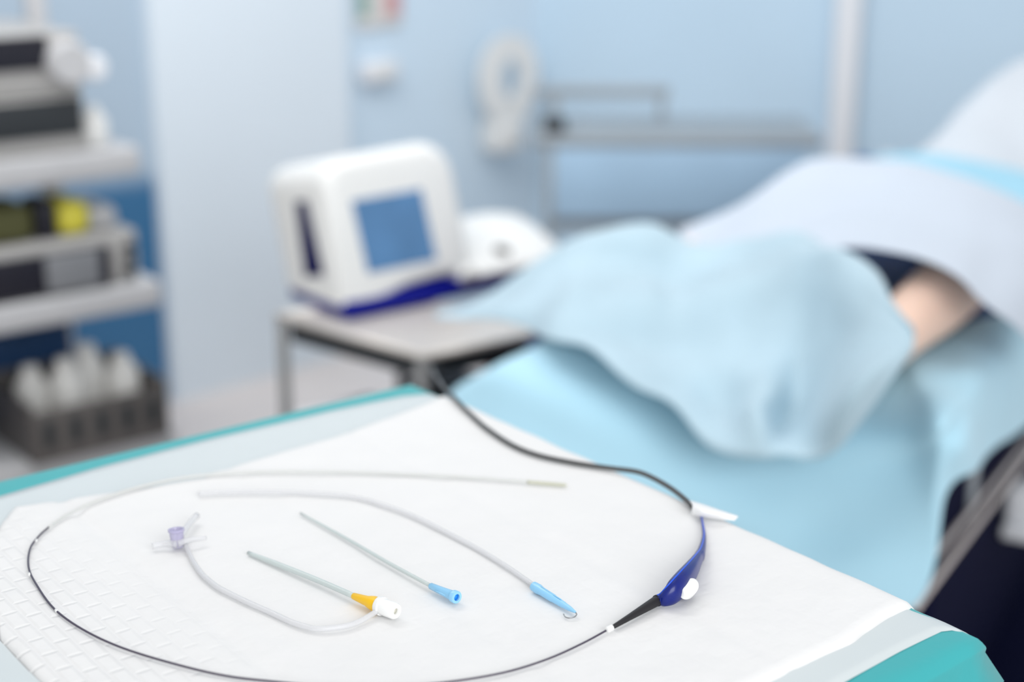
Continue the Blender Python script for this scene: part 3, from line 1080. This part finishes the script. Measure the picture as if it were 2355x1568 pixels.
# ------------------------------------------------------------------ equipment tower on the left
T0 = aty(368, 680, 3.0)
T0 = Vector((T0.x, T0.y, 0))
ftw = frame(T0, -dT, bT)                            # a to the left along the front, b backward


def tw(px, py):
    q = onp(px, py, T0, bT) - T0
    return q.dot(-dT), q.z


TW = 0.80
twr = thing('equipment_cart', 'grey equipment cart with shelves at the left edge in front of the alcove', 'equipment cart', ftw(.4, .2, 0))
zs = []
for (px, y0, y1) in ((336, 334, 398), (367, 643, 704)):
    _, zt = tw(px, y0)
    _, zb_ = tw(px, y1)
    zs.append((zt, zb_))
    obj('shelf', rbox(ftw, (-.005 if px > 350 else .02, 0, zb_), (TW, .42, zt), .008), M['shelf'], twr, auto=True)
zb3 = tw(70, 1062)[1] - .004
obj('shelf', rbox(ftw, (-.02, 0, zb3 - .05), (TW, .42, zb3), .008), M['shelf'], twr, auto=True)
for b_ in (.38,):
    for a_ in (.05, TW - .03):
        obj('post', rbox(ftw, (a_ - .02, b_, .04), (a_ + .02, b_ + .035, 1.25), .005), M['shelf'], twr, auto=True)
for a_ in (.05, TW - .06):
    for b_ in (.05, .36):
        obj('caster', lathe(ftw(a_, b_ - .012, .035), bT, [(0, .03), (.004, .035), (.02, .035), (.024, .03)], 20), M['dark'], twr, auto=True)
zs1, zs2 = zs[0][0], zs[1][0]


def twbox(name, x0, x1, z0_, z1_, b0, b1, m, parent=None, bev=.008):
    return obj(name, rbox(ftw, (x1, b0, z0_), (x0, b1, z1_), bev), m, parent, auto=True)


def twa(px, py):
    return tw(px, py)[0]


def twz(px, py):
    return tw(px, py)[1]


# lower console (with dark display) on the second shelf
rt = twa(330, 610)
zc1 = twz(320, 530)
cons = thing('video_console', 'grey console with dark display and button row on the second cart shelf', 'medical console', ftw(rt + .2, .2, zs2))
twbox('housing', TW - .04, rt, zs2 + .001, zc1, .02, .36, M['grey_plastic'], cons)
dsp = obj('display', rbox(ftw, (twa(262, 620), .006, twz(262, 655)), (TW - .08, .024, twz(262, 565)), .004), M['black'], cons, auto=True)
obj('screen', rbox(ftw, (twa(233, 620), .002, twz(233, 655)), (twa(108, 620), .01, twz(233, 572)), .002), M['silver'], dsp, auto=True)
for k, yy in enumerate((570, 600, 630)):
    obj('button', lathe(ftw(twa(306, yy), .022, twz(306, yy)), -bT, [(0, .012), (.008, .012), (.01, .009)], 16), M['dark'], cons, auto=True)
# things on top of the console
o = obj('cable_box', rbox(ftw, (twa(225, 500), .03, zc1 + .001), (twa(150, 500), .16, twz(150, 476)), .02), M['yellow'])
tag(o, 'yellow box on top of the grey console', 'box')
o = obj('supply_box', rbox(ftw, (twa(298, 500), .05, zc1 + .001), (twa(229, 500), .2, twz(260, 486)), .015), M['shelf'])
tag(o, 'pale grey box right of the yellow box on the console', 'box')
o = obj('pouch', rbox(ftw, (twa(148, 500), .03, zc1 + .001), (twa(100, 500), .12, twz(120, 468)), .012), M['black'])
tag(o, 'black pouch beside the yellow box on the console', 'pouch')
o = obj('pouch', rbox(ftw, (twa(95, 500), .03, zc1 + .001), (TW - .1, .16, twz(60, 480)), .02), M['olive'])
tag(o, 'dark olive pouch left of the black pouch on the console', 'pouch')
# upper units on the first shelf
rt = twa(208, 280)
zu1, zu2 = twz(190, 218), twz(190, 72)
u1 = thing('light_source', 'grey unit with dark front panel on the top cart shelf', 'medical console', ftw(rt + .2, .2, zs1))
twbox('housing', TW - .04, rt, zs1 + .001, zu1, .02, .36, M['grey_plastic'], u1)
obj('front_panel', rbox(ftw, (twa(197, 270), .012, twz(197, 310)), (TW - .1, .03, twz(197, 226)), .004), M['dark'], u1, auto=True)
u2 = thing('monitor_unit', 'grey unit with black display and white round port, topmost on the cart', 'medical console', ftw(rt + .2, .2, zu1))
twbox('housing', TW - .04, twa(196, 150), zu1 + .001, zu2, .02, .36, M['grey_plastic'], u2)
obj('display', rbox(ftw, (twa(118, 120), .012, twz(118, 160)), (TW - .1, .03, twz(118, 82)), .004), M['black'], u2, auto=True)
pt = ftw(twa(160, 145), .03, twz(160, 145))
obj('port', lathe(pt, -bT, [(0, .043), (.03, .043), (.045, .036), (.045, .016)], 28), M['shelf'], u2, auto=True)
pt = ftw(twa(218, 155), .05, twz(218, 155))
obj('connector', lathe(pt, -bT, [(-.01, .022), (.05, .026), (.06, .02)], 20), M['wht_wall'], u2, auto=True)
o = obj('dispenser_bottle', lathe(ftw(twa(246, 350), .05, zs1 + .0015), Z, [(0, .022), (.004, .026), (.05, .026), (.065, .014), (.075, .012), (.078, .008)], 24), M['white_gloss'])
tag(o, 'small white bottle on the top cart shelf beside the dark unit', 'bottle')
# basket of white bottles on the bottom shelf
bx0, bx1 = twa(372, 960), twa(75, 1020)
zb0 = zb3 + .001
bk = thing('wire_basket', 'grey basket of white bottles at the bottom of the equipment cart', 'basket', ftw((bx0 + bx1) / 2, .1, zb0))
hB = .105
obj('front_wall', rbox(ftw, (bx0, -.02, zb0), (bx1, -.012, zb0 + hB), .002), M['basket'], bk, auto=True)
obj('back_wall', rbox(ftw, (bx0, .19, zb0), (bx1, .198, zb0 + hB + .03), .002), M['basket'], bk, auto=True)
obj('side_wall', rbox(ftw, (bx0 - .008, -.02, zb0), (bx0, .198, zb0 + hB + .015), .002), M['basket'], bk, auto=True)
obj('side_wall', rbox(ftw, (bx1, -.02, zb0), (bx1 + .008, .198, zb0 + hB + .015), .002), M['basket'], bk, auto=True)
obj('base', rbox(ftw, (bx0, -.012, zb0), (bx1, .19, zb0 + .008), .002), M['basket'], bk, auto=True)
for k in range(5):
    a_ = bx0 + (bx1 - bx0) * (k + .5) / 5
    obj('slot', rbox(ftw, (a_ - .012, -.023, zb0 + .03), (a_ + .012, -.019, zb0 + .085), .001), M['dark'], bk, auto=True)
names = ['white bottle in the basket, nearest its right end', 'white bottle second from the right end of the basket', 'white bottle in the middle of the basket', 'white bottle at the left end of the basket']
for k, a_ in enumerate((.16, .38, .60, .82)):
    b_ = .05 + .03 * (k % 2)
    p = ftw(bx0 + (bx1 - bx0) * a_, b_ + .03, zb0 + .009)
    h = .15 + .012 * ((k * 2) % 3)
    o = obj('bottle', lathe(p, Z, [(0, .03), (.004, .034), (h * .75, .034), (h * .9, .018), (h, .017), (h + .002, .012)], 24), M['bottle'])
    tag(o, names[k], 'bottle', 'bottles in the basket')
o = obj('storage_bin', rbox(ftw, (twa(285, 870) , .24, zb0), (TW - .06, .40, zb0 + .20), .02), M['bin'])
tag(o, 'dark blue bin behind the basket on the bottom of the cart', 'bin')

# ------------------------------------------------------------------ wall fittings
pw = cornerA + dW * tM - nW * 0.05                  # plane of the recessed wall
fwr = frame(pw, dW, nW)


def wl(px, py):
    q = onp(px, py, pw, nW) - pw
    return q.dot(dW), q.z


# elbow soap dispenser
lv = thing('soap_dispenser', 'white elbow soap dispenser with a loop lever on the wall near the corner', 'dispenser', onp(1130, 200, pw, nW))
a0, zt = wl(1128, 72)
az, zbm = wl(1118, 345)
_, zmid = wl(1125, 285)
half = abs(wl(1200, 120)[0] - wl(1056, 120)[0]) / 2
Hh = zt - zmid
loopc = zt - half * .95


def lever():
    # flat keyhole plate with an oval opening
    n = 40
    outer, inner = [], []
    for k in range(n):
        t = 2 * math.pi * k / n
        x, z = math.sin(t), math.cos(t)
        if z >= 0:
            X, ZZ = half * .92 * x, loopc + half * .92 * z
        else:
            f = -z
            X, ZZ = half * .92 * x * (1 - .0 * f), loopc + z * (loopc - zmid)
            X = math.copysign(max(abs(X), half * .45 * min(1, abs(x) * 4)), x) if abs(x) > 1e-6 else 0
        outer.append((a0 + X, ZZ))
        inner.append((a0 + half * .30 * x + .01, loopc - half * .06 + half * .42 * z))
    V, Fc = [], []
    for b_ in (.07, .085):
        for ring in (outer, inner):
            for a, z in ring:
                V.append(fwr(a, b_, z))
    for k in range(n):
        j = (k + 1) % n
        Fc += [[k, j, n + j, n + k], [2 * n + k, 3 * n + k, 3 * n + j, 2 * n + j], [k, 2 * n + k, 2 * n + j, j], [n + k, n + j, 3 * n + j, 3 * n + k]]
    return V, Fc


obj('lever', lever(), M['white_gloss'], lv, smooth=False)
obj('pump_body', rbox(fwr, (a0 - half * .42, .0, zbm), (a0 + half * .42, .10, zmid + .02), .02), M['white_gloss'], lv)
obj('wall_bracket', rbox(fwr, (a0 - half * .3, .0, zmid + .02), (a0 + half * .3, .07, loopc - half * 1.0), .008), M['wht_wall'], lv)
# white switch box
a1, z1_ = wl(858, 162)
sw = thing('switch_box', 'small white switch box on the wall below the notice', 'switch', fwr(a1, 0, z1_))
hw_ = abs(wl(898, 162)[0] - wl(818, 162)[0]) / 2
obj('casing', rbox(fwr, (a1 - hw_, 0, z1_ - .032), (a1 + hw_, .045, z1_ + .032), .012), M['wht_wall'], sw)
obj('rocker', rbox(fwr, (a1 - hw_ * .5, .044, z1_ - .02), (a1 + hw_ * .5, .05, z1_ + .02), .004), M['white_gloss'], sw)
# notice
al, zl = wl(815, 66)
ar, _ = wl(918, 66)
nt_ = thing('wall_notice', 'wall notice with green and red stripes at the top edge', 'notice', fwr((al + ar) / 2, 0, zl))
obj('board', rbox(fwr, (al, 0, zl), (ar, .012, zl + .3), .002), M['signw'], nt_, auto=True)
obj('green_stripe', rbox(fwr, (al + .002, .0115, zl + .03), (al + (ar - al) * .28, .014, zl + .29), .0005, 1), M['green'], nt_, auto=True)
obj('red_stripe', rbox(fwr, (al + (ar - al) * .62, .0115, zl + .03), (ar - .002, .014, zl + .29), .0005, 1), M['pink'], nt_, auto=True)

# ------------------------------------------------------------------ steel side table before the back wall
YS = 4.0
zt_ = aty(1500, 322, YS).z
zr_ = aty(1500, 248, YS).z
xl = aty(1222, 325, YS).x
xr = aty(1890, 330, YS).x
fs = frame((0, YS, 0), (1, -.02, 0), (0.02, 1, 0))
sd = thing('steel_side_table', 'steel side table with raised rail and blue panel before the back wall', 'table', fs((xl + xr) / 2, .2, 0))
obj('tabletop', rbox(fs, (xl, 0, zt_ - .02), (xr, .34, zt_ + .012), .005), M['steel_dark'], sd, auto=True)
xq = aty(1560, 250, YS).x
obj('top_rail', rbox(fs, (xl, .30, zr_ - .016), (xq, .325, zr_ + .016), .005), M['steel_dark'], sd, auto=True)
xg = aty(1275, 300, YS).x
obj('rail_post', rbox(fs, (xg - .015, .30, zt_ + .012), (xg + .015, .325, zr_ - .016), .003), M['steel_dark'], sd, auto=True)
obj('rail_post', rbox(fs, (xq - .03, .30, zt_ + .012), (xq - .01, .325, zr_ - .016), .003), M['steel_dark'], sd, auto=True)
for xx in (xg - .01, xr - .05):
    for bb in (.02, .31):
        obj('leg', rbox(fs, (xx - .012, bb - .012, 0), (xx + .012, bb + .012, zt_ - .02), .003), M['steel_dark'], sd, auto=True)
zp = aty(1500, 500, YS).z
obj('back_panel', rbox(fs, (xg, .0, zp), (xr - .04, .015, zt_ - .021), .002), M['cab_blue'], sd, auto=True)
obj('lower_shelf', rbox(fs, (xg, .02, zp - .035), (xr - .04, .31, zp - .003), .004), M['steel_dark'], sd, auto=True)
o = obj('clamp', rbox(fs, (xg - .03, .03, zt_ + .013), (xg + .03, .10, zt_ + .05), .01), M['dark'])
tag(o, 'small dark clamp on the left end of the steel side table', 'clamp')
